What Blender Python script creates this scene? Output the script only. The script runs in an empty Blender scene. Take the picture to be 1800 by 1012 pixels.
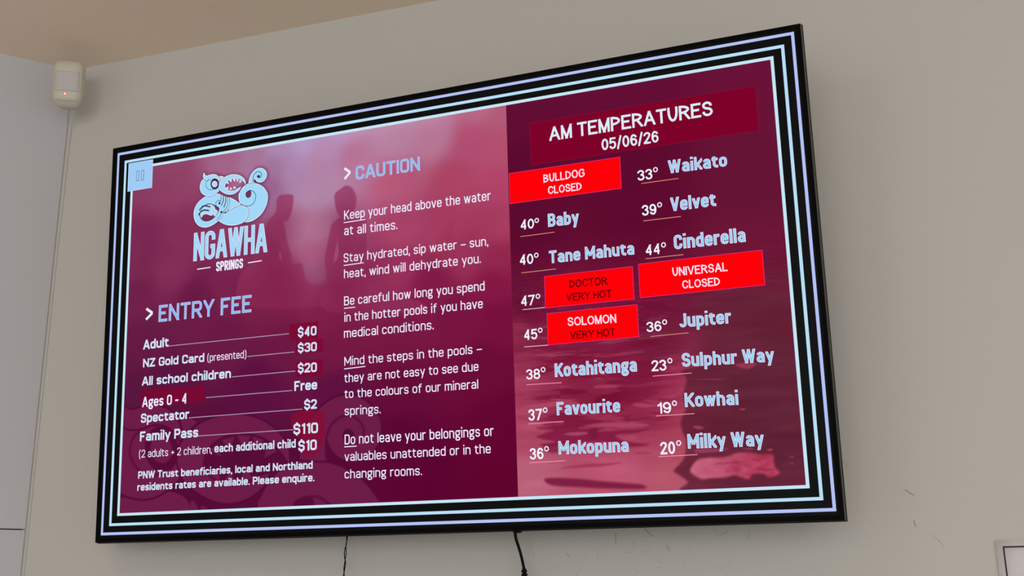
import bpy, bmesh, math, random
import numpy as np
from mathutils import Matrix, Vector
from mathutils.geometry import tessellate_polygon

scene = bpy.context.scene
col = scene.collection

def lin(h, k=1.0):
    h = h.lstrip('#')
    c = [int(h[i:i + 2], 16) / 255 for i in (0, 2, 4)]
    return tuple((x / 12.92 if x <= .04045 else ((x + .055) / 1.055) ** 2.4) * k for x in c)

# ------------------------------------------------------------ camera, world, lights, exposure
FPX = 1976.0
cam = bpy.data.cameras.new('camera')
cam.sensor_width = 36.0
cam.lens = FPX / 1800 * 36.0
cam.clip_start = 0.05
cam_o = bpy.data.objects.new('camera', cam)
col.objects.link(cam_o)
cx_, cy_, cz_ = (0.945688, 0.324889, -0.010989), (0.0982, -0.25329, 0.962393), (0.309887, -0.911203, -0.271437)
m = Matrix(((cx_[0], cy_[0], cz_[0], 0), (cx_[1], cy_[1], cz_[1], 0), (cx_[2], cy_[2], cz_[2], 1.6), (0, 0, 0, 1)))
cam_o.matrix_world = m
scene.camera = cam_o

scene.view_settings.view_transform = 'Standard'
scene.view_settings.look = 'None'
scene.view_settings.gamma = 1.0
scene.view_settings.exposure = 0.0
scene.view_settings.use_curve_mapping = False

world = bpy.data.worlds.new('world')
scene.world = world
world.use_nodes = True
world.node_tree.nodes['Background'].inputs[0].default_value = (0.88, 0.95, 1.0, 1)
world.node_tree.nodes['Background'].inputs[1].default_value = 0.72

def area_light(name, loc, target, sx, sy, power, color):
    l = bpy.data.lights.new(name, 'AREA')
    l.shape = 'RECTANGLE'; l.size = sx; l.size_y = sy; l.energy = power; l.color = color
    o = bpy.data.objects.new(name, l); col.objects.link(o)
    o.location = loc
    o.rotation_euler = (Vector(target) - Vector(loc)).to_track_quat('-Z', 'Y').to_euler()
    return o
area_light('right_fill_light', (0.9, -3.0, 2.1), (0.7, 2.3, 1.5), 4.4, 2.0, 58, (1.0, 0.95, 0.885))  # added broad fill behind the camera, brightens the right of the wall
area_light('left_fill_light', (-1.3, 0.3, 3.0), (-1.5, 2.3, 1.6), 0.6, 0.6, 4, (1.0, 0.95, 0.88))  # small added fill overhead, aimed at the left of the wall; no fixture

# ------------------------------------------------------------ helpers
MATS = {}
def mat_pbr(name, color, rough=.6, noise=0.0, scale=30, bump=0.0, spec=.5, color2=None, metallic=0.0):
    if name in MATS: return MATS[name]
    mt = bpy.data.materials.new(name); mt.use_nodes = True
    nt = mt.node_tree; b = nt.nodes['Principled BSDF']
    b.inputs['Roughness'].default_value = rough
    b.inputs['Metallic'].default_value = metallic
    b.inputs['Specular IOR Level'].default_value = spec
    b.inputs['Base Color'].default_value = (*color, 1)
    tc = nt.nodes.new('ShaderNodeTexCoord')
    if noise:
        n = nt.nodes.new('ShaderNodeTexNoise'); n.inputs['Scale'].default_value = scale; n.inputs['Detail'].default_value = 4
        nt.links.new(tc.outputs['Object'], n.inputs['Vector'])
        mx = nt.nodes.new('ShaderNodeMix'); mx.data_type = 'RGBA'
        c2 = color2 or tuple(c * (1 - noise) for c in color)
        mx.inputs['A'].default_value = (*c2, 1); mx.inputs['B'].default_value = (*color, 1)
        nt.links.new(n.outputs['Fac'], mx.inputs['Factor']); nt.links.new(mx.outputs['Result'], b.inputs['Base Color'])
    if bump:
        n2 = nt.nodes.new('ShaderNodeTexNoise'); n2.inputs['Scale'].default_value = 260; n2.inputs['Detail'].default_value = 3
        nt.links.new(tc.outputs['Object'], n2.inputs['Vector'])
        bp = nt.nodes.new('ShaderNodeBump'); bp.inputs['Strength'].default_value = bump; bp.inputs['Distance'].default_value = .001
        nt.links.new(n2.outputs['Fac'], bp.inputs['Height']); nt.links.new(bp.outputs['Normal'], b.inputs['Normal'])
    MATS[name] = mt
    return mt

def mat_glow(hexcol, strength=1.0):
    """a lit patch of the display: pure emission of one colour"""
    k = 'glow_' + hexcol + ('_%g' % strength)
    if k in MATS: return MATS[k]
    mt = bpy.data.materials.new(k); mt.use_nodes = True
    nt = mt.node_tree; nt.nodes.remove(nt.nodes['Principled BSDF'])
    e = nt.nodes.new('ShaderNodeEmission'); e.inputs[0].default_value = (*lin(hexcol), 1); e.inputs[1].default_value = strength
    nt.links.new(e.outputs[0], nt.nodes['Material Output'].inputs[0])
    MATS[k] = mt
    return mt

class MB:
    def __init__(s): s.v = []; s.f = []; s.mi = []; s.mats = []
    def slot(s, mt):
        if mt not in s.mats: s.mats.append(mt)
        return s.mats.index(mt)
    def face(s, pts, mt):
        i = len(s.v); s.v += [tuple(p) for p in pts]; s.f.append(tuple(range(i, i + len(pts)))); s.mi.append(s.slot(mt))
    def box(s, a, b, mt):
        x0, y0, z0 = a; x1, y1, z1 = b
        i = len(s.v)
        s.v += [(x0, y0, z0), (x1, y0, z0), (x1, y1, z0), (x0, y1, z0), (x0, y0, z1), (x1, y0, z1), (x1, y1, z1), (x0, y1, z1)]
        for q in ((0, 3, 2, 1), (4, 5, 6, 7), (0, 1, 5, 4), (1, 2, 6, 5), (2, 3, 7, 6), (3, 0, 4, 7)):
            s.f.append(tuple(i + k for k in q)); s.mi.append(s.slot(mt))
    def loft(s, rings, mt, cap=True):
        n = len(rings[0]); i = len(s.v)
        for r in rings: s.v += [tuple(p) for p in r]
        k = s.slot(mt)
        for a in range(len(rings) - 1):
            for b in range(n):
                c = (b + 1) % n
                s.f.append((i + a * n + b, i + a * n + c, i + (a + 1) * n + c, i + (a + 1) * n + b)); s.mi.append(k)
        if cap:
            s.f.append(tuple(i + b for b in range(n))[::-1]); s.mi.append(k)
            j = i + (len(rings) - 1) * n
            s.f.append(tuple(j + b for b in range(n))); s.mi.append(k)
    def tube(s, pts, r, mt, n=10, rad=None):
        pts = [Vector(p) for p in pts]; rings = []
        for i, p in enumerate(pts):
            d = (pts[min(i + 1, len(pts) - 1)] - pts[max(i - 1, 0)]).normalized()
            u = d.cross(Vector((0, 1, 0)));
            if u.length < .01: u = d.cross(Vector((1, 0, 0)))
            u.normalize(); w = d.cross(u).normalized()
            rr = rad[i] if rad else r
            rings.append([p + u * rr * math.cos(a) + w * rr * math.sin(a) for a in [k * 2 * math.pi / n for k in range(n)]])
        s.loft(rings, mt)
    def build(s, name, parent=None, smooth=False, recalc=False):
        me = bpy.data.meshes.new(name); me.from_pydata(s.v, [], s.f)
        for mt in s.mats: me.materials.append(mt)
        me.polygons.foreach_set('material_index', s.mi)
        if smooth: me.polygons.foreach_set('use_smooth', [True] * len(s.f))
        me.update()
        if recalc:
            bm = bmesh.new(); bm.from_mesh(me); bmesh.ops.recalc_face_normals(bm, faces=bm.faces); bm.to_mesh(me); bm.free()
        o = bpy.data.objects.new(name, me); col.objects.link(o)
        if parent: o.parent = parent
        return o

def empty(name, label=None, cat=None, group=None, loc=(0, 0, 0)):
    o = bpy.data.objects.new(name, None); col.objects.link(o); o.location = loc; o.empty_display_size = .05
    if label: o['label'] = label
    if cat: o['category'] = cat
    if group: o['group'] = group
    return o

def bevel(o, w, seg=2):
    md = o.modifiers.new('bevel', 'BEVEL'); md.width = w; md.segments = seg; md.limit_method = 'ANGLE'; md.angle_limit = math.radians(40)

def spline(pts, n=5, closed=False):
    """Catmull-Rom through points (any dimension); doubled points make corners"""
    P = [np.array(p, float) for p in pts]; N = len(P); out = []
    rng = range(N) if closed else range(N - 1)
    for i in rng:
        p1, p2 = P[i], P[(i + 1) % N]
        if np.allclose(p1, p2): continue
        p0 = P[i - 1] if (closed or i > 0) else p1
        p3 = P[(i + 2) % N] if (closed or i < N - 2) else p2
        if np.allclose(p0, p1): p0 = p1
        if np.allclose(p2, p3): p3 = p2
        for k in range(n):
            t = k / n
            out.append(.5 * ((2 * p1) + (p2 - p0) * t + (2 * p0 - 5 * p1 + 4 * p2 - p3) * t * t + (3 * p1 - p0 - 3 * p2 + p3) * t ** 3))
    if not closed: out.append(P[-1])
    return out

# ---- measured layout: metres in the plane of the display, or world metres
TXT = [[">",0.11779,0.44536,0.14218,0.44427,0.03095,0.2,"W"],["ENTRY FEE",0.15705,0.45248,0.41382,0.45362,0.04008,0.165,"H"],["Adult",0.11619,0.51437,0.18833,0.51315,0.02256,0.19,"B"],["$40",0.53666,0.52212,0.58407,0.52191,0.02102,0.19,"B"],["NZ Gold Card",0.11747,0.5565,0.28897,0.55699,0.02011,0.19,"B"],["(presented)",0.29769,0.55704,0.40254,0.55754,0.01738,0.11,"W"],["$30",0.53702,0.55708,0.58515,0.55721,0.02039,0.19,"B"],["All school children",0.11652,0.59951,0.36243,0.59948,0.02091,0.19,"B"],["$20",0.53749,0.60244,0.58544,0.60327,0.02099,0.19,"B"],["Ages 0 - 4",0.11951,0.64991,0.24456,0.64949,0.02366,0.16,"W"],["Free",0.52893,0.64142,0.5864,0.64167,0.02151,0.19,"B"],["$2",0.55428,0.6837,0.58595,0.68368,0.02065,0.19,"B"],["Spectator",0.11714,0.68615,0.25174,0.68445,0.02127,0.19,"B"],["Family Pass",0.11653,0.72845,0.27802,0.72755,0.02218,0.19,"B"],["$110",0.52754,0.73628,0.58911,0.73652,0.02278,0.19,"B"],["(2 adults + 2 children,",0.11588,0.76606,0.31601,0.76598,0.0176,0.105,"W"],["each additional child",0.32311,0.76457,0.5336,0.76481,0.01837,0.18,"B"],["$10",0.54027,0.77313,0.58622,0.77249,0.02247,0.19,"B"],["PNW Trust beneficiaries, local and Northland",0.11556,0.81365,0.57649,0.81206,0.01668,0.19,"B"],["residents rates are available. Please enquire.",0.11445,0.84099,0.58104,0.83906,0.01673,0.19,"B"],[">",0.65131,0.17544,0.67161,0.17409,0.02969,0.2,"W"],["CAUTION",0.68244,0.17923,0.84154,0.18019,0.03154,0.17,"H"],["Keep your head above the water",0.6531,0.26793,1.00679,0.27042,0.02118,0.12,"W"],["at all times.",0.65312,0.30381,0.78536,0.30595,0.02106,0.12,"W"],["Stay hydrated, sip water \u2013 sun,",0.65215,0.36539,0.99788,0.36833,0.01994,0.12,"W"],["heat, wind will dehydrate you.",0.65288,0.40141,0.97993,0.40376,0.02007,0.12,"W"],["Be careful how long you spend",0.6532,0.46252,0.98734,0.46368,0.02024,0.12,"W"],["in the hotter pools if you have",0.65393,0.49896,0.98208,0.50056,0.02012,0.12,"W"],["medical conditions.",0.65295,0.53439,0.86842,0.53508,0.02,0.12,"W"],["Mind the steps in the pools \u2013",0.65397,0.59557,0.9776,0.59462,0.01929,0.12,"W"],["they are not easy to see due",0.65399,0.63224,0.96884,0.631,0.0193,0.12,"W"],["to the colours of our mineral",0.65456,0.66627,0.96737,0.66752,0.01906,0.12,"W"],["springs.",0.65471,0.70287,0.74144,0.70394,0.01906,0.12,"W"],["Do not leave your belongings or",0.65474,0.765,0.99886,0.76604,0.02092,0.12,"W"],["valuables unattended or in the",0.65475,0.80026,0.99137,0.80056,0.01911,0.12,"W"],["changing rooms.",0.65476,0.83673,0.83622,0.83744,0.01898,0.12,"W"],["Waikato",1.39091,0.26758,1.50832,0.26948,0.02727,0.2,"N"],["Velvet",1.39087,0.34602,1.48093,0.3466,0.0283,0.2,"N"],["Baby",1.13244,0.34529,1.19903,0.34614,0.028,0.2,"N"],["Tane Mahuta",1.13186,0.42245,1.31181,0.42445,0.02654,0.2,"N"],["Cinderella",1.39273,0.42402,1.5331,0.42537,0.02893,0.2,"N"],["Jupiter",1.39379,0.58011,1.49422,0.5808,0.02712,0.2,"N"],["Kotahitanga",1.13466,0.65684,1.30435,0.65858,0.02765,0.2,"N"],["Sulphur Way",1.39422,0.65687,1.5687,0.66077,0.02652,0.2,"N"],["Favourite",1.13561,0.7335,1.26659,0.7353,0.02614,0.2,"N"],["Kowhai",1.39476,0.73426,1.49661,0.73663,0.02692,0.2,"N"],["Mokopuna",1.13612,0.81082,1.27938,0.81291,0.02644,0.2,"N"],["Milky Way",1.39534,0.81306,1.538,0.8156,0.0276,0.2,"N"],["NGAWHA",0.25076,0.31711,0.45332,0.31822,0.06893,0.145,"L"],["SPRINGS",0.31541,0.3484,0.38905,0.34829,0.02313,0.17,"W"]]
GRO = [["AM TEMPERATURES",1.14264,0.16059,1.48745,0.16044,0.0306,"A"],["05/06/26",1.25526,0.19853,1.37484,0.19883,0.02464,"A"],["BULLDOG",1.12604,0.24916,1.21621,0.24854,0.01775,"P"],["CLOSED",1.1352,0.27536,1.20855,0.27636,0.01691,"P"],["DOCTOR",1.17306,0.47858,1.25284,0.47956,0.0167,"K"],["VERY HOT",1.16561,0.505,1.26072,0.5063,0.01593,"K"],["UNIVERSAL",1.38615,0.47737,1.49423,0.47878,0.0174,"P"],["CLOSED",1.40406,0.50425,1.47797,0.50532,0.01648,"P"],["SOLOMON",1.1662,0.55605,1.26756,0.55848,0.01777,"P"],["VERY HOT",1.17034,0.58289,1.26445,0.58473,0.0157,"K"],["33",1.32694,0.27387,1.35777,0.27398,0.0219,"D"],["39",1.33199,0.34782,1.36175,0.34782,0.02208,"D"],["40",1.07135,0.34393,1.10181,0.34373,0.02115,"D"],["40",1.06701,0.41856,1.09742,0.41876,0.02162,"D"],["44",1.33451,0.42921,1.36503,0.4293,0.02106,"D"],["47",1.06692,0.50526,1.09734,0.50521,0.02129,"D"],["45",1.07094,0.5762,1.10024,0.57644,0.02138,"D"],["36",1.32806,0.5832,1.35793,0.58322,0.02017,"D"],["38",1.07327,0.65738,1.10329,0.65779,0.02072,"D"],["23",1.33363,0.66086,1.36308,0.66127,0.02143,"D"],["37",1.07496,0.74059,1.10437,0.74071,0.0228,"D"],["19",1.33963,0.74375,1.36759,0.74347,0.02174,"D"],["36",1.0751,0.81783,1.1044,0.81794,0.02249,"D"],["20",1.34165,0.82133,1.37055,0.8213,0.0237,"D"]]
DEG = [[1.3647,0.25553],[1.36876,0.32933],[1.10806,0.32803],[1.1043,0.40182],[1.3718,0.41215],[1.10467,0.48826],[1.10706,0.55889],[1.36484,0.5664],[1.11008,0.63973],[1.3706,0.64279],[1.11129,0.72126],[1.37448,0.72538],[1.11118,0.79811],[1.37806,0.8015]]
RU = [[0.6521,0.27449,0.70691,0.27383,0.002,"W"],[0.65215,0.37236,0.70229,0.37151,0.002,"W"],[0.65292,0.46872,0.6809,0.46883,0.002,"W"],[0.65327,0.60235,0.70534,0.6009,0.002,"W"],[0.65391,0.7699,0.68363,0.76981,0.002,"W"],[0.26247,0.33718,0.29961,0.33646,0.0025,"W"],[0.40236,0.3376,0.43951,0.33678,0.0025,"W"]]
PK = [[1.33415,0.28016,1.41024,0.28033],[1.3341,0.35823,1.41027,0.35873],[1.07086,0.35807,1.14561,0.35786],[1.07047,0.43538,1.1459,0.43552],[1.33413,0.4359,1.41027,0.43634],[1.07029,0.51286,1.11867,0.51302],[1.0712,0.59008,1.12273,0.59079],[1.33486,0.59229,1.41083,0.59173],[1.07291,0.66765,1.14826,0.66886],[1.33502,0.6702,1.41135,0.67],[1.07341,0.74642,1.14907,0.74631],[1.33673,0.7474,1.41204,0.74775],[1.07403,0.82396,1.14912,0.82338],[1.33685,0.82518,1.41267,0.82496]]
DO = [[0.18913,0.51295,0.51209,0.51325],[0.40688,0.55557,0.52637,0.55554],[0.36667,0.59864,0.52932,0.59839],[0.29779,0.64068,0.52182,0.64066],[0.25342,0.68365,0.54825,0.68331],[0.27967,0.72611,0.52585,0.72679]]
BOX = [[1.09926,0.11353,1.57505,0.20696,"hdr"],[1.04919,0.21709,1.29291,0.28492,"red"],[1.11925,0.44776,1.30701,0.51494,"red"],[1.31797,0.44431,1.56328,0.51394,"red"],[1.12188,0.52543,1.31218,0.59115,"red"]]
PATCH = [[[0.51432,0.49133],[0.58719,0.49049],[0.58742,0.52869],[0.51625,0.52876]],[[0.53092,0.53133],[0.60035,0.5311],[0.60049,0.55889],[0.53122,0.55939]],[[0.5314,0.57591],[0.60057,0.57651],[0.60075,0.61158],[0.5318,0.61259]],[[0.1154,0.61035],[0.29332,0.61143],[0.2914,0.6489],[0.114,0.65007]],[[0.52544,0.69103],[0.5898,0.68776],[0.60545,0.706],[0.60422,0.74264],[0.59453,0.77256],[0.57347,0.78485],[0.55076,0.78248],[0.55333,0.75201],[0.52879,0.73215]]]
EMB = [["fill",[[0.37349,0.17883],[0.37376,0.16911],[0.37542,0.16676],[0.38117,0.15779],[0.39038,0.15081],[0.39966,0.14799],[0.41153,0.14855],[0.42426,0.15186],[0.437,0.15889],[0.44553,0.16755],[0.45155,0.17731],[0.45224,0.17996],[0.45349,0.18977],[0.45115,0.20259],[0.44545,0.21494],[0.43678,0.22601],[0.42508,0.23409],[0.41231,0.23943],[0.40041,0.24069],[0.38939,0.23823],[0.39914,0.22809],[0.40241,0.218],[0.39973,0.20886],[0.39361,0.2032],[0.38348,0.19787],[0.37626,0.18983]]],["fill",[[0.40006,0.14692],[0.40006,0.14692],[0.40077,0.14026],[0.40356,0.13163],[0.40849,0.12406],[0.41598,0.11762],[0.42438,0.11433],[0.43282,0.11445],[0.44046,0.11783],[0.44729,0.12446],[0.44995,0.13233],[0.44841,0.14034],[0.44349,0.14636],[0.43683,0.14953],[0.42926,0.1492],[0.42245,0.14561],[0.41855,0.14055],[0.4168,0.13729],[0.41603,0.14094],[0.4166,0.14852],[0.4166,0.14852],[0.40814,0.14807]]],["fill",[[0.3293,0.21191],[0.33945,0.21192],[0.34946,0.20748],[0.35942,0.20173],[0.36943,0.19864],[0.38351,0.1992],[0.39361,0.2032],[0.39973,0.20886],[0.40241,0.218],[0.39914,0.22809],[0.39039,0.23836],[0.38049,0.24235],[0.36549,0.24394],[0.35036,0.24246],[0.33506,0.23743],[0.3206,0.2285],[0.3206,0.2285],[0.32153,0.22508],[0.32838,0.21534]]],["fill",[[0.34655,0.17292],[0.34655,0.17292],[0.36401,0.18286],[0.38348,0.19787],[0.38348,0.19787],[0.37144,0.19847],[0.35942,0.20173],[0.34545,0.20872],[0.33535,0.21005],[0.34425,0.20148],[0.34786,0.18421]]],["fill",[[0.28191,0.16297],[0.27068,0.16772],[0.26004,0.17527],[0.25258,0.1855],[0.24904,0.1976],[0.24975,0.20935],[0.25376,0.2206],[0.26185,0.23056],[0.27289,0.23686],[0.28428,0.23919],[0.29756,0.23777],[0.30968,0.23311],[0.3187,0.22762],[0.32661,0.21935],[0.32998,0.2127],[0.34051,0.20788],[0.34541,0.20144],[0.34865,0.18946],[0.34777,0.17512],[0.34777,0.17512],[0.34467,0.17292],[0.34224,0.17704],[0.34057,0.17146],[0.33646,0.17001],[0.33505,0.17427],[0.3334,0.16959],[0.32974,0.16641],[0.32831,0.16978],[0.32721,0.16695],[0.322,0.16311],[0.31324,0.161],[0.30357,0.1637],[0.29329,0.16408]]],["hole",[[0.26666,0.2035],[0.27049,0.19417],[0.2775,0.18704],[0.28665,0.18289],[0.29592,0.18325],[0.30632,0.18777],[0.31568,0.19304],[0.32039,0.19723],[0.31903,0.20327],[0.31514,0.20987],[0.30919,0.21619],[0.30116,0.22137],[0.29099,0.22406],[0.28068,0.22273],[0.27228,0.21764],[0.26741,0.21075]]],["light",[[0.27055,0.19596],[0.27653,0.18915],[0.28467,0.18531],[0.29493,0.18445],[0.30326,0.18825],[0.30853,0.19342],[0.30968,0.19758],[0.31648,0.20338],[0.31462,0.2098],[0.30917,0.2153],[0.3044,0.20979],[0.3009,0.21245],[0.2947,0.21075],[0.28533,0.20685],[0.27711,0.20756],[0.27112,0.21392],[0.26948,0.21102],[0.2683,0.2064],[0.26807,0.19922]]],["fill",[[0.27423,0.11869],[0.26803,0.12477],[0.26513,0.1341],[0.26522,0.14177],[0.26888,0.1513],[0.2766,0.15864],[0.28499,0.16249],[0.29536,0.16436],[0.30458,0.16339],[0.31168,0.16034],[0.32125,0.15305],[0.31908,0.14586],[0.3196,0.13626],[0.32218,0.12972],[0.32034,0.12046],[0.30752,0.11444],[0.29163,0.11423],[0.28047,0.11401]]],["fill",[[0.31951,0.11895],[0.31951,0.11895],[0.32584,0.11952],[0.33222,0.12251],[0.33222,0.12251],[0.32758,0.12565],[0.32336,0.12989],[0.32336,0.12989],[0.32121,0.12335]]],["fill",[[0.27659,0.10473],[0.27659,0.10473],[0.27872,0.10888],[0.282,0.1118],[0.2868,0.11249],[0.29314,0.11132],[0.30188,0.11119],[0.30987,0.11339],[0.31552,0.11733],[0.31963,0.12312],[0.32218,0.12972],[0.32067,0.13227],[0.32067,0.13227],[0.31578,0.12673],[0.31015,0.12315],[0.30457,0.122],[0.29903,0.12225],[0.29272,0.12377],[0.28396,0.12356],[0.27747,0.1202],[0.27412,0.11519],[0.27356,0.11023],[0.27464,0.1062]]],["fill",[[0.31892,0.143],[0.32003,0.13632],[0.32548,0.1295],[0.33399,0.12387],[0.34513,0.12054],[0.35802,0.11975],[0.3701,0.12226],[0.38047,0.12717],[0.3883,0.13395],[0.39272,0.14137],[0.39332,0.14935],[0.39332,0.14935],[0.38938,0.1439],[0.38415,0.13864],[0.37636,0.13375],[0.36601,0.13075],[0.35571,0.13041],[0.34631,0.13323],[0.33955,0.13833],[0.33672,0.14551],[0.33814,0.15025],[0.34345,0.15553],[0.35213,0.15901],[0.36072,0.15983],[0.36753,0.15814],[0.37345,0.15558],[0.38065,0.15358],[0.38065,0.15358],[0.37781,0.15958],[0.3711,0.16466],[0.36264,0.168],[0.35238,0.16884],[0.342,0.16628],[0.33153,0.16105],[0.32267,0.15339]]],["dark",[[0.31966,0.13834],[0.31919,0.14233],[0.31761,0.14576],[0.31506,0.14831],[0.3118,0.14971],[0.30815,0.14985],[0.30445,0.14869],[0.30107,0.14635],[0.29834,0.14306],[0.29654,0.13914],[0.29583,0.13497],[0.2963,0.13097],[0.29788,0.12752],[0.30044,0.12497],[0.30372,0.12356],[0.30738,0.12344],[0.31109,0.12462],[0.31446,0.12697],[0.31717,0.13027],[0.31896,0.13419]]],["light",[[0.31531,0.13786],[0.315,0.14021],[0.31397,0.14222],[0.31231,0.1437],[0.3102,0.14451],[0.30783,0.14455],[0.30544,0.14384],[0.30326,0.14243],[0.30151,0.14047],[0.30035,0.13814],[0.2999,0.13568],[0.3002,0.13333],[0.30124,0.13131],[0.30289,0.12983],[0.30501,0.12903],[0.30739,0.12899],[0.30978,0.12971],[0.31196,0.13112],[0.31371,0.13309],[0.31486,0.13541]]],["hole",[[0.39549,0.17477],[0.39688,0.16965],[0.40184,0.16724],[0.40784,0.16763],[0.40947,0.17405],[0.4081,0.18004],[0.40317,0.18289],[0.39813,0.18088]]],["dark",[[0.41643,0.14025],[0.41905,0.14437],[0.42292,0.1483],[0.42292,0.1483],[0.41702,0.14858],[0.41702,0.14858]]],["dark",[[0.4338,0.13584],[0.43336,0.13735],[0.43208,0.13832],[0.43032,0.13849],[0.42854,0.13781],[0.42722,0.13647],[0.42671,0.13482],[0.42716,0.13331],[0.42843,0.13234],[0.4302,0.13217],[0.43198,0.13285],[0.4333,0.13419]]],["dark",[[0.32601,0.18641],[0.32566,0.18779],[0.32464,0.18869],[0.32322,0.18888],[0.32178,0.18831],[0.3207,0.18712],[0.32027,0.18563],[0.32062,0.18425],[0.32164,0.18335],[0.32306,0.18316],[0.32451,0.18374],[0.32558,0.18493]]],["dark",[[0.33242,0.20903],[0.33205,0.21022],[0.33095,0.21099],[0.32943,0.21112],[0.32789,0.21059],[0.32675,0.20953],[0.3263,0.20823],[0.32668,0.20703],[0.32777,0.20627],[0.3293,0.20614],[0.33084,0.20667],[0.33198,0.20773]]],["tooth",[[0.34044,0.13922],[0.34637,0.13551],[0.34872,0.14304]]],["tooth",[[0.34891,0.1336],[0.35747,0.13218],[0.35466,0.1401]]],["tooth",[[0.35917,0.13166],[0.3682,0.13258],[0.36409,0.13993]]],["tooth",[[0.36949,0.13276],[0.37682,0.13533],[0.37141,0.14173]]],["tooth",[[0.37898,0.13639],[0.3855,0.14184],[0.37747,0.14507]]],["tooth",[[0.34034,0.15207],[0.348,0.14861],[0.34821,0.15695]]],["tooth",[[0.35081,0.15769],[0.35451,0.15142],[0.35984,0.15857]]],["tooth",[[0.36154,0.15806],[0.36435,0.15053],[0.3709,0.15597]]]]
EML = [[0.8,[[0.29353,0.12424],[0.28731,0.1289],[0.28512,0.13554],[0.28691,0.14203],[0.29185,0.14757],[0.29829,0.15089],[0.30462,0.15108],[0.30854,0.1499]]],[1.0,[[0.41658,0.14777],[0.41639,0.13799],[0.41878,0.13082],[0.42376,0.12628],[0.43049,0.125],[0.43644,0.12812],[0.43947,0.13306],[0.4383,0.13814],[0.43414,0.14016],[0.42906,0.13868],[0.42688,0.13499]]],[0.9,[[0.40584,0.16736],[0.41184,0.16775],[0.41891,0.17226],[0.42402,0.17958],[0.42466,0.18671],[0.42136,0.19593],[0.41453,0.20204],[0.40661,0.2045],[0.39761,0.20329],[0.38955,0.20045],[0.38348,0.19787]]],[2.0,[[0.27049,0.19417],[0.27754,0.18839],[0.28268,0.18773],[0.28993,0.18915],[0.29668,0.19139]]],[2.2,[[0.26879,0.20557],[0.27277,0.20073],[0.27991,0.1981],[0.28507,0.19833],[0.29283,0.20007]]],[1.4,[[0.33443,0.17018],[0.33573,0.1806],[0.33144,0.19159]]],[1.4,[[0.34184,0.17342],[0.34214,0.18503],[0.33819,0.19693]]],[0.8,[[0.34831,0.17608],[0.3486,0.18768],[0.34536,0.19966],[0.33746,0.20748],[0.3304,0.20921]]],[0.8,[[0.32823,0.16709],[0.32904,0.17791],[0.32663,0.18293],[0.32368,0.18698]]],[0.8,[[0.32762,0.18217],[0.32244,0.17924],[0.31738,0.18078],[0.31445,0.18574],[0.31563,0.19125]]],[0.9,[[0.33042,0.2101],[0.33756,0.21148],[0.3446,0.20931],[0.3506,0.20656]]],[0.8,[[0.32998,0.2127],[0.32658,0.21846],[0.3192,0.22725]]]]
WM = [3.9658,-1.04257,0.20764]
MAN1 = [[0.44082,0.27364],[0.45538,0.24347],[0.46729,0.23432],[0.47551,0.22204],[0.47583,0.20333],[0.48164,0.18936],[0.49662,0.18739],[0.51908,0.19183],[0.52076,0.20941],[0.51658,0.23279],[0.50641,0.25137],[0.49599,0.25136],[0.50075,0.27316],[0.50399,0.29468],[0.51626,0.33026],[0.51945,0.35151],[0.54437,0.35435],[0.5504,0.37575],[0.55784,0.39718],[0.58677,0.41055],[0.60969,0.41809],[0.60986,0.4587],[0.39579,0.43734],[0.37908,0.36993],[0.41476,0.33425]]
MAN2 = [[0.63923,0.25677],[0.63202,0.24016],[0.6291,0.22144],[0.62848,0.20559],[0.64344,0.19452],[0.65922,0.18885],[0.67493,0.19893],[0.68343,0.21839],[0.68282,0.23913],[0.6777,0.24883],[0.68334,0.26512],[0.70866,0.27356],[0.70996,0.29685],[0.70897,0.33252],[0.70409,0.36753],[0.69977,0.41001],[0.73011,0.42833],[0.75463,0.44835],[0.83517,0.4714],[0.83484,0.49335],[0.60991,0.47133],[0.60965,0.40789],[0.60668,0.382],[0.60368,0.35083],[0.61212,0.3105],[0.62062,0.2752],[0.63208,0.26626],[0.64352,0.25993]]
GAP1 = [[0.63647,0.31347],[0.63796,0.34967],[0.6266,0.36118],[0.6308,0.33341]]
GAP2 = [[0.48804,0.3217],[0.49279,0.34323],[0.48521,0.33187]]
POLE = [[0.91985,0.32327],[0.91955,0.39722],[0.86304,0.39077],[0.88521,0.33884],[0.90149,0.31847],[0.91497,0.30524]]
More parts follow.
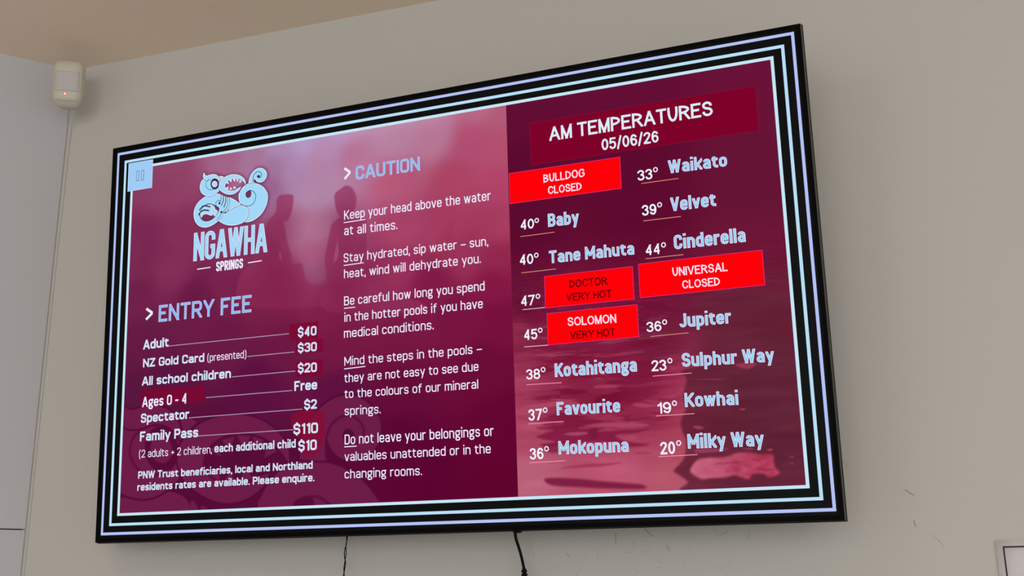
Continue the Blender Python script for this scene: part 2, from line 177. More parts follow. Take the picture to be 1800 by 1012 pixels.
BGL = [[0.08349,0.07,"8a3c62"],[0.17783,0.11243,"8c3c60"],[0.23153,0.23245,"86325a"],[0.10007,0.24413,"7c2a54"],[0.1767,0.08364,"8e4468"],[0.33902,0.06522,"a06084"],[0.41768,0.04925,"a87a9c"],[0.49502,0.04054,"a890b8"],[0.58595,0.04132,"b094be"],[0.67467,0.04209,"b890b0"],[0.7897,0.04085,"ba90b0"],[0.87359,0.0416,"bc86a4"],[0.98214,0.0534,"b86884"],[1.04133,0.06991,"b05a78"],[1.03855,0.15916,"b4506e"],[0.96666,0.13518,"b04c70"],[0.87245,0.10733,"b87896"],[0.78913,0.09412,"b6809e"],[0.67458,0.11638,"b46f92"],[0.58648,0.1301,"b080a4"],[0.5266,0.13487,"aa84ac"],[0.46535,0.11212,"a07298"],[0.45084,0.16501,"96608a"],[0.58688,0.19752,"b084a4"],[0.58736,0.27745,"ac6c8c"],[0.58044,0.3424,"a8587c"],[0.78802,0.1993,"b45878"],[0.92456,0.21874,"ac4464"],[1.02973,0.23371,"b04468"],[1.02669,0.33301,"a43a5c"],[0.89571,0.31644,"a43c60"],[0.78692,0.30268,"a84268"],[0.94726,0.38519,"983258"],[1.02481,0.39424,"94284e"],[0.78597,0.39171,"98305a"],[0.73036,0.42355,"8e2c54"],[0.86667,0.43813,"841c48"],[1.01022,0.45349,"841844"],[0.58794,0.37589,"985478"],[0.08654,0.31284,"78284e"],[0.18618,0.32407,"842e58"],[0.34731,0.38258,"7c2450"],[0.49981,0.39889,"7e2048"],[0.61716,0.43716,"821c46"],[0.08988,0.38279,"70204a"],[0.2698,0.41482,"6c1c46"],[0.11166,0.49448,"641a42"],[0.35078,0.5155,"6a1a44"],[0.50155,0.52875,"6c1842"],[0.6459,0.54143,"741842"],[0.78425,0.55359,"741640"],[0.91802,0.51697,"781440"],[1.02075,0.52678,"78103c"],[0.97968,0.63008,"6a0c36"],[0.78321,0.65104,"660c38"],[0.64604,0.66568,"5e1040"],[0.42902,0.62522,"5c1040"],[0.19791,0.62154,"5c1440"],[0.10157,0.628,"5a163e"],[0.12758,0.83831,"580e38"],[0.35946,0.84761,"580c38"],[0.64626,0.85911,"5a0832"],[0.84645,0.8556,"5c0430"],[1.01046,0.86247,"60042e"],[1.01394,0.74889,"640430"],[0.78194,0.77061,"5c0634"],[0.34376,0.24664,"8a3860"],[0.42283,0.3106,"83305a"],[0.55784,0.27372,"ae7090"],[0.57206,0.19547,"b48aac"],[0.41865,0.09825,"a87298"],[0.46934,0.07262,"ae8cb4"],[0.54549,0.061,"b69ac4"],[0.63798,0.04973,"b694be"],[0.61595,0.09388,"b286ae"],[0.64567,0.33703,"a4587c"],[0.23489,0.7664,"540c36"],[0.16975,0.71127,"580f38"],[0.35717,0.76005,"560c36"],[0.47652,0.81562,"560c36"],[0.28467,0.86963,"540c34"]]
BGR = [[1.06045,0.086,"620e34"],[1.31219,0.07846,"640e36"],[1.59056,0.07955,"6a1238"],[1.05631,0.21241,"5c0a30"],[1.30312,0.24854,"5e0a2e"],[1.58546,0.28988,"661436"],[1.07674,0.3638,"5c0a2e"],[1.3189,0.39347,"5e0a2e"],[1.59631,0.42746,"681634"],[1.085,0.4854,"5e1032"],[1.31189,0.52027,"641034"],[1.60684,0.56101,"6e2036"],[1.06924,0.57863,"8a2c4a"],[1.22511,0.61521,"802040"],[1.34168,0.60257,"701c3a"],[1.50529,0.63877,"6c2038"],[1.60853,0.66879,"6a2438"],[1.07826,0.67255,"a8405e"],[1.25612,0.69671,"962c4a"],[1.38117,0.69463,"a43a58"],[1.46852,0.701,"702038"],[1.5983,0.79436,"5e2438"],[1.07498,0.76392,"b04a66"],[1.25214,0.77423,"aa405c"],[1.37578,0.78142,"b04660"],[1.47474,0.76588,"642238"],[1.07174,0.85387,"b86078"],[1.24766,0.86156,"ba5470"],[1.36981,0.87752,"b45468"],[1.48689,0.89283,"582236"],[1.59077,0.88678,"582436"]]
DKR = [[1.39656,0.66242],[1.40081,0.68177],[1.39212,0.71091],[1.39586,0.73809],[1.385,0.75885],[1.38638,0.78032],[1.39214,0.79662],[1.38743,0.82816],[1.37714,0.84086],[1.3655,0.8535],[1.37583,0.86187],[1.39115,0.87565],[1.38998,0.89388],[1.62162,0.90298],[1.61505,0.67958],[1.48598,0.66139]]
BLOB = [[1.39684,0.85506],[1.4017,0.84443],[1.41348,0.83413],[1.43437,0.83178],[1.45902,0.83234],[1.4756,0.82914],[1.4894,0.82581],[1.5096,0.82618],[1.52936,0.83055],[1.55188,0.8317],[1.55348,0.84505],[1.55529,0.85573],[1.56234,0.86661],[1.54333,0.87367],[1.53328,0.86662],[1.51327,0.86705],[1.50601,0.87469],[1.49283,0.87146],[1.47968,0.86688],[1.45912,0.86998],[1.43178,0.87013],[1.41797,0.87088],[1.40462,0.86354]]
SPOT = [[[[1.41334,0.81507],[1.47103,0.81676],[1.44883,0.82128],[1.4129,0.82186]],"a04060",0.8,0.003],[[[1.49535,0.66079],[1.51541,0.65839],[1.53616,0.66273],[1.51716,0.67056]],"a03858",0.8,0.002],[[[1.40725,0.77223],[1.41813,0.77102],[1.42861,0.77537],[1.41766,0.77817]],"a04464",0.8,0.002],[[[1.49724,0.74475],[1.50911,0.74422],[1.50363,0.74728]],"b04060",0.8,0.001],[[[1.54334,0.82193],[1.55265,0.82176],[1.55107,0.82501],[1.54446,0.82466]],"b04460",0.9,0.002],[[[1.58174,0.83719],[1.58961,0.83693],[1.58804,0.84015]],"984058",0.7,0.002],[[[1.58079,0.84902],[1.58865,0.84874],[1.58709,0.85196]],"8a3850",0.7,0.002],[[[1.49806,0.8182],[1.51688,0.81853],[1.51396,0.82172]],"a04058",0.7,0.002],[[[1.41037,0.68195],[1.46825,0.68551],[1.45743,0.68684]],"903a54",0.7,0.001],[[[1.44454,0.84377],[1.47469,0.84187],[1.48824,0.84186],[1.46768,0.84489]],"8a2c48",0.8,0.003],[[[1.51257,0.84038],[1.52866,0.83984],[1.5258,0.84236]],"8a2c48",0.7,0.002],[[[1.52071,0.85676],[1.55367,0.85961],[1.54034,0.86098],[1.52716,0.85971]],"80283f",0.7,0.003]]
DKP = [[[[1.10395,0.85864],[1.12106,0.85544],[1.17337,0.85968],[1.21446,0.86535],[1.26505,0.87137],[1.30287,0.87678],[1.30244,0.8844],[1.22397,0.88027],[1.18298,0.87667],[1.12047,0.87019]],"781a3c",0.9,0.004],[[[1.14081,0.83759],[1.18499,0.8328],[1.22631,0.83283],[1.26305,0.83266],[1.22607,0.83769],[1.18477,0.83769]],"9c2c50",0.8,0.003],[[[1.09065,0.77307],[1.10456,0.76872],[1.12668,0.76232],[1.09128,0.75637],[1.12154,0.75432],[1.14337,0.75308],[1.1545,0.74608],[1.19229,0.74333],[1.22914,0.7507],[1.1917,0.756],[1.18068,0.76296],[1.22326,0.76297],[1.23909,0.76265],[1.21762,0.7702],[1.26747,0.77062],[1.32163,0.77133],[1.29561,0.77726],[1.25394,0.77985],[1.27921,0.79374],[1.31993,0.80093],[1.27868,0.80366],[1.22716,0.79087],[1.17409,0.79047],[1.11991,0.79516],[1.0983,0.78888],[1.12846,0.78543],[1.10416,0.77896]],"80183e",0.85,0.003],[[[1.14802,0.77123],[1.1697,0.76867],[1.19372,0.77007],[1.1962,0.77401],[1.1694,0.77551]],"a84868",0.9,0.002],[[[1.20198,0.76423],[1.21786,0.76517],[1.21701,0.78277],[1.20115,0.78187]],"6c1c3c",0.6,0.004],[[[1.19159,0.75854],[1.22896,0.75447],[1.30685,0.76049],[1.31681,0.76607],[1.22859,0.76202]],"aa4866",0.8,0.003],[[[1.2883,0.81655],[1.3038,0.81488],[1.32405,0.8179],[1.30359,0.81857]],"983050",0.7,0.002],[[[1.10357,0.79428],[1.13096,0.79066],[1.13574,0.80616],[1.11407,0.80504]],"7c1a3e",0.7,0.004]]
PAUSE = [[0.07596,0.06946],[0.08378,0.09594],[0.09046,0.07046],[0.09863,0.0962]]
TAB = [[1.03055,0.95347],[1.05256,0.95298],[1.04509,0.95993],[1.03541,0.96022]]
SCUFF = [[[0.0069,2.3,1.8046],[0.0145,2.3,1.7978],[0.0222,2.3,1.7932]],[[0.0164,2.3,1.7466],[0.0178,2.3,1.7402],[0.0192,2.3,1.7338]],[[-0.1042,2.3,1.8654],[-0.0975,2.3,1.8562],[-0.0918,2.3,1.8482]],[[-0.0642,2.3,1.745],[-0.058,2.3,1.7448]],[[-0.5625,2.3,1.7408],[-0.564,2.3,1.7306],[-0.5633,2.3,1.7191]],[[-0.5061,2.3,1.7516],[-0.4971,2.3,1.7411],[-0.4858,2.3,1.7306]],[[-0.4598,2.3,1.713],[-0.4555,2.3,1.7061],[-0.4535,2.3,1.7005]],[[-0.6692,2.3,1.7013],[-0.6657,2.3,1.6977],[-0.6633,2.3,1.6954]],[[-0.4164,2.3,1.704],[-0.4142,2.3,1.7017]],[[-0.3386,2.3,1.679],[-0.3341,2.3,1.6789]],[[-0.6705,2.3,1.7487],[-0.6682,2.3,1.7417]],[[-0.6094,2.3,1.7445],[-0.6084,2.3,1.7376]],[[-0.3607,2.3,1.7414],[-0.35,2.3,1.7299],[-0.3337,2.3,1.7383]],[[-0.2933,2.3,1.7393],[-0.2928,2.3,1.7305],[-0.2993,2.3,1.7175]],[[0.0439,2.3,1.7183],[0.0569,2.3,1.7075],[0.0657,2.3,1.6969]],[[-0.7496,2.3,1.7219],[-0.7435,2.3,1.7112],[-0.74,2.3,1.696]]]
COR1 = [[-1.1473,2.24,1.7624],[-1.1521,2.25,1.7522],[-1.152,2.25,1.7329],[-1.1556,2.25,1.7197],[-1.1558,2.25,1.7053],[-1.1527,2.25,1.6932],[-1.1543,2.25,1.6789],[-1.1571,2.25,1.6623],[-1.1633,2.26,1.6316],[-1.1627,2.26,1.5727]]
COR2 = [[-1.1483,2.245,1.7627],[-1.1528,2.255,1.7452],[-1.1557,2.255,1.7295],[-1.1548,2.255,1.7126],[-1.1573,2.255,1.6934],[-1.1589,2.255,1.6791],[-1.1577,2.255,1.6624],[-1.1645,2.265,1.6317],[-1.1639,2.265,1.5726]]
PWR = [[-0.7478,2.2,1.7647],[-0.7543,2.22,1.7434],[-0.7554,2.23,1.7291],[-0.7534,2.24,1.7136],[-0.7509,2.25,1.6935],[-0.7463,2.25,1.6718]]
PLUG = [[-0.7463,2.25,1.6718],[-0.7442,2.25,1.6481],[-0.7434,2.25,1.6201],[-0.7434,2.25,1.5372]]
PIRPOS = (-1.988, 2.212, 2.878)
LEAD = [(-2.030, 2.262, 2.90), (-2.044, 2.288, 2.872), (-2.0500, 2.2970, 2.84), (-2.0515, 2.2982, 2.75), (-2.0530, 2.2984, 2.60), (-2.0540, 2.2984, 2.4), (-2.0545, 2.2984, 1.2)]
# ------------------------------------------------------------ the room
WY = 2.30                    # plane of the wall behind the television
CEIL = 3.045
CX = -2.0595                  # where the two walls meet
m_wall = mat_pbr('painted_plaster_warm', lin('cecbc5'), .7, .03, 1.6, .10, .3)
m_wall2 = mat_pbr('painted_panel_cool', lin('cbcacf'), .65, .02, 1.6, .06, .3)
m_ceil = mat_pbr('ceiling_paint_tan', lin('f8e4cf'), .8, .02, 2.0, .10, .2)
m_floor = mat_pbr('floor_vinyl', lin('c9c0b6'), .5, .2, 4.0)
m_gap = mat_pbr('joint_shadow_gap', lin('5f5a5a'), .9, .1, 20)

def structure(o): o['kind'] = 'structure'; return o
b = MB(); b.box((CX - .1, WY, 0), (2.6, WY + .12, CEIL), m_wall); wall_back = structure(b.build('wall_back'))
b = MB(); b.box((-4.6, -4.2, CEIL), (2.6, WY + .12, CEIL + .1), m_ceil); structure(b.build('ceiling'))
b = MB(); b.box((-4.6, -4.2, -.1), (2.6, WY + .12, 0), m_floor); structure(b.build('floor'))
# left wall: runs from the corner back towards the viewer at an obtuse angle
ld = Vector((-.62, -.785, 0)).normalized(); ln = Vector((ld.y * -1, ld.x, 0)); ln = -ln if ln.dot(Vector((1, -1, 0))) < 0 else ln
def lwall(s0, s1, d0, d1, z0, z1, mt, name, parent=None):
    p = Vector((CX, WY, 0)); q = []
    for s_, d_ in ((s0, d0), (s1, d0), (s1, d1), (s0, d1)): q.append(p + ld * s_ + ln * d_)
    b = MB(); b.loft([[(v.x, v.y, z0) for v in q], [(v.x, v.y, z1) for v in q]], mt)
    return b.build(name, parent, recalc=True)
wall_left = structure(lwall(0, 4.6, -.1, -.012, 0, CEIL, m_gap, 'wall_left'))
ZJ = 1.7935
bevel(lwall(.0035, 4.6, -.0115, 0, 0.0, ZJ - .0015, m_wall2, 'panel', wall_left), .0008)
bevel(lwall(.0035, 4.6, -.0115, 0, ZJ + .0015, CEIL, m_wall2, 'panel', wall_left), .0008)

# hairline scuffs and nicks in the paint under and beside the television
m_dark = mat_pbr('scuff_grey', lin('7c756b'), .9, .3, 300); m_pale = mat_pbr('scuff_faint', lin('b3ada2'), .9, .2, 300)
rs = random.Random(7)
for k in range(22):
    x, z, a = rs.uniform(-.70, -.30), rs.uniform(1.63, 1.735), rs.uniform(0, 3.1); l = rs.uniform(.002, .012)
    SCUFF.append([(x, WY, z), (x + l * math.cos(a), WY, z + l * math.sin(a)), (x + l * math.cos(a) * 1.7 + l * .3, WY, z + l * math.sin(a) * 1.8)])
for i, pts in enumerate(SCUFF):
    m_scuff = m_dark if i in (0, 1, 4, 5, 6, 7, 8) else m_pale
    P = [Vector(p) for p in pts]; b = MB(); w = .0005 if i in (0, 1) else (.00038 if i < 16 else .00028)
    P = [Vector(p) for p in spline(pts, 4)] if len(pts) > 2 else P
    for a, c in zip(P[:-1], P[1:]):
        d = (c - a).normalized(); nrm = Vector((-d.z, 0, d.x)) * w
        y = WY - .0004
        b.face([(a.x - nrm.x, y, a.z - nrm.z), (c.x - nrm.x, y, c.z - nrm.z), (c.x + nrm.x, y, c.z + nrm.z), (a.x + nrm.x, y, a.z + nrm.z)], m_scuff)
    b.build('scuff_mark', wall_back)

# ------------------------------------------------------------ television
W, H = 1.67, 0.95374
e1 = Vector((0.99906281, -0.04290147, -0.00574191)); dn = Vector((-0.00279763, 0.06837621, -0.99765569)); nn = Vector((0.0431935, 0.99673675, 0.06819211))
ctr = Vector((-0.93347369, 2.12887186, 2.22033857))
base = ctr + dn * (H / 2)
tv = empty('television', 'large black wall-mounted television lit up with red swimming pool prices and temperatures', 'television')
up = -dn
tv.matrix_world = Matrix(((e1.x, nn.x, up.x, base.x), (e1.y, nn.y, up.y, base.y), (e1.z, nn.z, up.z, base.z), (0, 0, 0, 1)))
def L(u, v, d=0.0): return (u - W / 2, -d, H - v)      # display metres (right, down, out of the screen) -> local

m_bez = mat_pbr('bezel_black', lin('040405'), .6, .1, 60, 0, .06)
m_side = mat_pbr('bezel_side_grey', lin('46463f'), .5, .1, 60, 0, .3)
m_back = mat_pbr('rear_shell_black', lin('0a0a0a'), .7, .1, 40, 0, .1)
m_mount = mat_pbr('bracket_steel', lin('2a2a2c'), .5, .1, 40, 0, .5, None, .6)
def ring(x, z0, z1, y): return [(-x, y, z0), (x, y, z0), (x, y, z1), (-x, y, z1)]
BZ = .009
b = MB()
# front rim, flared sides
o0 = ring(W / 2 - BZ, BZ, H - BZ, .0015); o1 = ring(W / 2 - BZ, BZ, H - BZ, -.0006); o2 = ring(W / 2 - .0006, .0006, H - .0006, -.0006); o3 = ring(W / 2, 0, H, 0.0005)
b.loft([o0, o1, o2, o3], m_bez, cap=False)
b.build('bezel', tv, recalc=True)
b = MB()
o3 = ring(W / 2, 0, H, 0.0005); o4 = ring(W / 2 + .0022, -.0022, H + .0022, .012); 
b.loft([o3, o4, ring(W / 2 + .0012, -.0012, H + .0012, .0125)], m_side, cap=False)
kb = b.slot(m_bez)
for i_, f_ in enumerate(b.f):
    if i_ % 4 in (0, 2): b.mi[i_] = kb
b.build('side_trim', tv, recalc=True)
b = MB()
b.loft([ring(W / 2 + .001, -.001, H + .001, .0122), ring(W / 2 + .003, -.003, H + .003, .014), ring(W / 2 + .003, -.003, H + .003, .020), ring(W / 2 - .02, .02, H - .02, .026), ring(W / 2 - .22, .10, H - .16, .034), ring(W / 2 - .28, .14, H - .22, .060)], m_back)
b.build('rear_shell', tv, recalc=True)
# wall bracket: two tilting arms and a plate that reaches the wall
b = MB(); inv = tv.matrix_world.inverted()
brk = MB()
for sx in (-.2, .2):
    a = [(sx - .02, .060, .25), (sx + .02, .060, .25), (sx + .02, .060, .70), (sx - .02, .060, .70)]
    brk.loft([a, [(x, .075, z) for x, y, z in a]], m_mount)
pw = []
for dx, z in ((-.35, 2.05), (.35, 2.05), (.35, 2.38), (-.35, 2.38)):
    pw.append((ctr.x + dx, z))
brk.loft([[tuple(inv @ Vector((x, WY, z))) for x, z in pw], [tuple(inv @ Vector((x, WY - .012, z))) for x, z in pw]], m_mount)
for sx in (-.2, .2):
    for z in (2.1, 2.33):
        p0 = inv @ Vector((ctr.x + sx, WY - .01, z)); p1 = Vector((sx, .07, p0.z))
        brk.tube([p0, p1], .012, m_mount, 8)
brk.build('wall_bracket', tv, recalc=True)
# little receiver tab under the bottom edge
b = MB()
T0 = [L(u, v, .0) for u, v in TAB]
b.loft([[(x, .001, z) for x, y, z in T0], [(x, .016, z) for x, y, z in T0]], m_back)
b.build('receiver_tab', tv, recalc=True)

# the display glass
m_scr = mat_pbr('display_off_black', lin('050507'), .5, 0, 1, 0, .10)
b = MB(); b.face([L(BZ - .001, H - BZ + .001), L(W - BZ + .001, H - BZ + .001), L(W - BZ + .001, BZ - .001), L(BZ - .001, BZ - .001)], m_scr)
screen = b.build('screen', tv)

# ---- pictures on the display, painted procedurally into a fine grid
U0, V0, U1, V1, UD = .0655, .0640, 1.6083, .8904, 1.0474
rs = np.random.RandomState(4)
def vnoise(x, y, seed=0):
    g = np.random.RandomState(seed).rand(64, 64)
    xi = np.floor(x).astype(int); yi = np.floor(y).astype(int); fx = x - xi; fy = y - yi
    fx = fx * fx * (3 - 2 * fx); fy = fy * fy * (3 - 2 * fy)
    G = lambda a, c: g[c % 64, a % 64]
    return (G(xi, yi) * (1 - fx) + G(xi + 1, yi) * fx) * (1 - fy) + (G(xi, yi + 1) * (1 - fx) + G(xi + 1, yi + 1) * fx) * fy
def fbm(x, y, o=4, seed=0):
    s = 0; a = .5
    for i in range(o): s = s + a * vnoise(x * 2 ** i, y * 2 ** i, seed + i); a *= .5
    return s
def sdist(px, py, pts):
    """signed distance to polygon, negative inside"""
    P = np.array(pts); d = np.full(px.shape, 1e9); ins = np.zeros(px.shape, bool)
    for i in range(len(P)):
        a = P[i - 1]; c = P[i]; e = c - a; ll = e @ e
        if ll < 1e-14: continue
        t = np.clip(((px - a[0]) * e[0] + (py - a[1]) * e[1]) / ll, 0, 1)
        d = np.minimum(d, np.hypot(px - a[0] - t * e[0], py - a[1] - t * e[1]))
        cnd = (a[1] > py) != (c[1] > py)
        with np.errstate(divide='ignore', invalid='ignore'):
            xx = a[0] + (py - a[1]) * e[0] / (e[1] if e[1] != 0 else 1e-12)
        ins ^= cnd & (px < xx)
    return np.where(ins, -d, d)
def srgb(h): return np.array([int(h[i:i + 2], 16) / 255 for i in (0, 2, 4)])
class Pic:
    def __init__(s, u0, v0, u1, v1, ctrl, step=.0019):
        s.nx = int((u1 - u0) / step) + 1; s.ny = int((v1 - v0) / step) + 1
        s.u, s.v = np.meshgrid(np.linspace(u0, u1, s.nx), np.linspace(v0, v1, s.ny))
        n = 0; den = 0
        for cu, cv, h in ctrl:
            w = 1 / ((s.u - cu) ** 2 + (s.v - cv) ** 2 + .0009) ** 2.2
            n = n + w[..., None] * srgb(h); den = den + w
        s.c = n / den[..., None]
    def blend(s, a, colr): s.c = s.c * (1 - a[..., None]) + colr * a[..., None]
    def poly(s, pts, h, alpha, soft, smooth=True, grow=0.0, sub=None):
        if smooth: pts = spline(pts, 4, True)
        P = np.array(pts); mg = soft * 3 + abs(grow) + .002
        i0 = np.searchsorted(s.u[0], P[:, 0].min() - mg); i1 = np.searchsorted(s.u[0], P[:, 0].max() + mg)
        j0 = np.searchsorted(s.v[:, 0], P[:, 1].min() - mg); j1 = np.searchsorted(s.v[:, 0], P[:, 1].max() + mg)
        if i1 <= i0 or j1 <= j0: return
        d = sdist(s.u[j0:j1, i0:i1], s.v[j0:j1, i0:i1], P) - grow
        t = np.clip(.5 - d / (2 * soft), 0, 1); a = t * t * (3 - 2 * t) * alpha
        if sub is not None: a = a * sub[j0:j1, i0:i1]
        cc = srgb(h) if isinstance(h, str) else h[j0:j1, i0:i1]
        s.c[j0:j1, i0:i1] = s.c[j0:j1, i0:i1] * (1 - a[..., None]) + cc * a[..., None]
    def build(s, name, parent, d):
        ny, nx = s.ny, s.nx
        me = bpy.data.meshes.new(name)
        co = np.stack([s.u - W / 2, np.full_like(s.u, -d), H - s.v], -1).reshape(-1, 3).astype(np.float32)
        idx = np.arange(ny * nx).reshape(ny, nx)
        f = np.stack([idx[1:, :-1], idx[1:, 1:], idx[:-1, 1:], idx[:-1, :-1]], -1).reshape(-1)
        nf = (ny - 1) * (nx - 1)
        me.vertices.add(ny * nx); me.vertices.foreach_set('co', co.ravel())
        me.loops.add(nf * 4); me.loops.foreach_set('vertex_index', f.astype(np.int32))
        me.polygons.add(nf); me.polygons.foreach_set('loop_start', np.arange(0, nf * 4, 4, dtype=np.int32)); me.polygons.foreach_set('loop_total', np.full(nf, 4, dtype=np.int32))
        me.update()
        c = np.clip(s.c, 0, 1); c = np.where(c <= .04045, c / 12.92, ((c + .055) / 1.055) ** 2.4)
        at = me.color_attributes.new('picture', 'FLOAT_COLOR', 'POINT')
        rgba = np.ones((ny * nx, 4), np.float32); rgba[:, :3] = c.reshape(-1, 3)
        at.data.foreach_set('color', rgba.ravel())
        me.materials.append(m_pic)
        o = bpy.data.objects.new(name, me); col.objects.link(o); o.parent = parent
        return o
m_pic = bpy.data.materials.new('lit_display_picture'); m_pic.use_nodes = True
nt = m_pic.node_tree; nt.nodes.remove(nt.nodes['Principled BSDF']); em = nt.nodes.new('ShaderNodeEmission')
at = nt.nodes.new('ShaderNodeAttribute'); at.attribute_name = 'picture'
nt.links.new(at.outputs['Color'], em.inputs[0]); nt.links.new(em.outputs[0], nt.nodes['Material Output'].inputs[0])

def sm(x, a, c):
    t = np.clip((x - a) / (c - a), 0, 1); return t * t * (3 - 2 * t)
# left picture: two bathers in steam, then the faint emblem
A = Pic(U0, V0, UD, V1, BGL)
mist = fbm(A.u * 7 + 3, A.v * 9, 4, 11) - .47
A.c += (mist * .07 * (1 - sm(A.v, .38, .55)))[..., None] * np.array([1, .9, .9])
A.poly(POLE, '98304f', .45, .012)
for P_ in (MAN1, MAN2):
    A.poly(P_, '90305a', .70, .0028)
    A.poly([(p[0], p[1] + .05) for p in P_], '7e1e46', .5, .05)
A.poly(GAP1, 'a05078', .8, .002); A.poly(GAP2, 'a05078', .6, .002)
for k, P_ in EMB: 
    if k == 'fill': A.poly(P_, '76284e', .55, .007, True, .004)
wl = lambda p: [(p[0] * WM[0] + WM[1], p[1] * WM[0] + WM[2]) for p in p]
for k, P_ in EMB:
    q = wl(P_)
    fade = sm(A.v, .52, .60)
    if k in ('fill', 'light', 'tooth'):
        if k == 'fill': A.poly(q, '540a36', .95, .0014, True, .0045, sub=fade)
        A.poly(q, '6f1e48', .92, .0014, k != 'tooth', 0, sub=fade)
    else: A.poly(q, '560b36', .95, .0014, True, 0, sub=fade)
for w_, P_ in EML[:3]:
    q = [np.array(x) for x in spline(wl(P_), 5)]
    for a_, c_ in zip(q[:-1], q[1:]):
        t_ = c_ - a_; n_ = np.array([-t_[1], t_[0]]); n_ = n_ / (np.linalg.norm(n_) + 1e-9) * .003
        A.poly([a_ - n_ - t_ * .1, c_ - n_ + t_ * .1, c_ + n_ + t_ * .1, a_ + n_ - t_ * .1], '590d38', .8, .001, False)
for i, P_ in enumerate(PATCH):
    A.poly(P_, '7e0630' if i != 4 else '860c34', .8, .002, i == 4)
A.build('bathers_picture', screen, .0003)
# right picture: dark water with ripples
B = Pic(UD, V0, U1, V1, BGR, .0013)
dep = np.maximum(B.v - .25, .05); px_ = (B.u - 1.3) / dep * 4.2 + 40; py_ = 15.0 / dep + B.u * 1.3
wv = fbm(px_ * .5, py_ * .3, 3, 31)
rip = fbm(px_ + wv * 1.5, py_ + wv * 2.2, 4, 21)
rip2 = sm(fbm(px_ * 1.7 + 9, py_ * 1.6 + wv * 2, 3, 71), .40, .56)
rip = .6 * sm(rip, .42, .52) + .4 * sm(rip2, .1, .9)
mid = np.exp(-((B.u - 1.20) / .16) ** 2 - ((B.v - .655) / .10) ** 2)
amt = sm(B.v, .42, .50) * (1 - sm(B.v, .74, .82)) * (1 - .93 * sm(B.u, 1.33, 1.42)) * (.35 + .65 * sm(B.u, 1.06, 1.13)) * (.65 + .45 * mid)
amt += .30 * sm(B.v, .36, .42) * (1 - sm(B.v, .50, .58))
B.blend(np.clip(amt, 0, 1) * (1 - rip), srgb('7c163a'))
B.blend(np.clip(amt, 0, 1) * sm(rip, .75, 1) * .28, srgb('b85472'))
B.poly(DKR, '672338', .92, .004)
B.poly([(1.42, .50), (1.62, .50), (1.62, .9), (1.50, .9)], '5c2436', .5, .06, False)
B.c += ((fbm(B.u * 12, B.v * 60, 3, 51) - .45) * .07 * sm(B.v, .42, .6))[..., None]
blobc = np.zeros_like(B.c); tt = sm(B.u, 1.36, 1.54)[..., None]
blobc = srgb('cc6c86') * (1 - tt) + srgb('b03a58') * tt
tex = (fbm(B.u * 60, B.v * 90, 4, 61) - .47)[..., None] * .22 * (.25 + tt * .8)
B.poly(BLOB, blobc + tex, .95, .004)
for P_, h_, a_, s_ in DKP: B.poly(P_, h_, a_, s_)
for P_, h_, a_, s_ in SPOT: B.poly(P_, h_, a_, s_)
B.build('water_picture', screen, .0003)

# ---- flat rectangles and frames of light
def rect_face(b, u0, v0, u1, v1, d, mt): b.face([L(u0, v1, d), L(u1, v1, d), L(u1, v0, d), L(u0, v0, d)], mt)
def frame(m0, m1, h, name):
    b = MB(); mt = mat_glow(h); u0, v0, u1, v1 = m0; a0, b0, a1, b1 = m1
    for q in ((u0, v0, u1, b0), (u0, b1, u1, v1), (u0, b0, a0, b1), (a1, b0, u1, b1)): rect_face(b, *q, .0005, mt)
    return b.build(name, screen)
frame((.0157, .0151, 1.6568, .9380), (.0216, .0213, 1.6509, .9320), 'b4c2f4', 'border_line')
frame((.0382, .0380, 1.6360, .9178), (.0445, .0445, 1.6298, .9118), 'b9dff6', 'border_line')
frame((.0599, .0582, 1.6137, .8956), (.0663, .0647, 1.6075, .8897), 'c6e6f6', 'border_line')
RED = {'red': ('fd0008', 'd03078'), 'hdr': ('7d0229', '82102e')}
for u0, v0, u1, v1, k in BOX:
    f_, e_ = RED[k]; b = MB(); rect_face(b, u0, v0, u1, v1, .0005, mat_glow(e_)); g = .0012
    rect_face(b, u0 + g, v0 + g, u1 - g, v1 - g, .0006, mat_glow(f_))
    b.build('heading_panel' if k == 'hdr' else 'notice_panel', screen)
# pause button
b = MB(); rect_face(b, .0508, .0470, .1240, .1190, .0008, mat_glow('bcd6f6')); rect_face(b, .0526, .0488, .1222, .1172, .0009, mat_glow('9fcbf6'))
ps = sorted(PAUSE)
for a_, c_ in ((ps[0], ps[1]), (ps[2], ps[3])):
    u0, u1 = min(a_[0], c_[0]), max(a_[0], c_[0]); v0, v1 = min(a_[1], c_[1]), max(a_[1], c_[1])
    if u1 - u0 < .008: u1 = u0 + .008
    rect_face(b, u0, v0, u1, v1, .0010, mat_glow('28504c')); g = .0011; rect_face(b, u0 + g, v0 + g, u1 - g, v1 - g, .0011, mat_glow('9fcbf6'))
b.build('pause_button', screen)

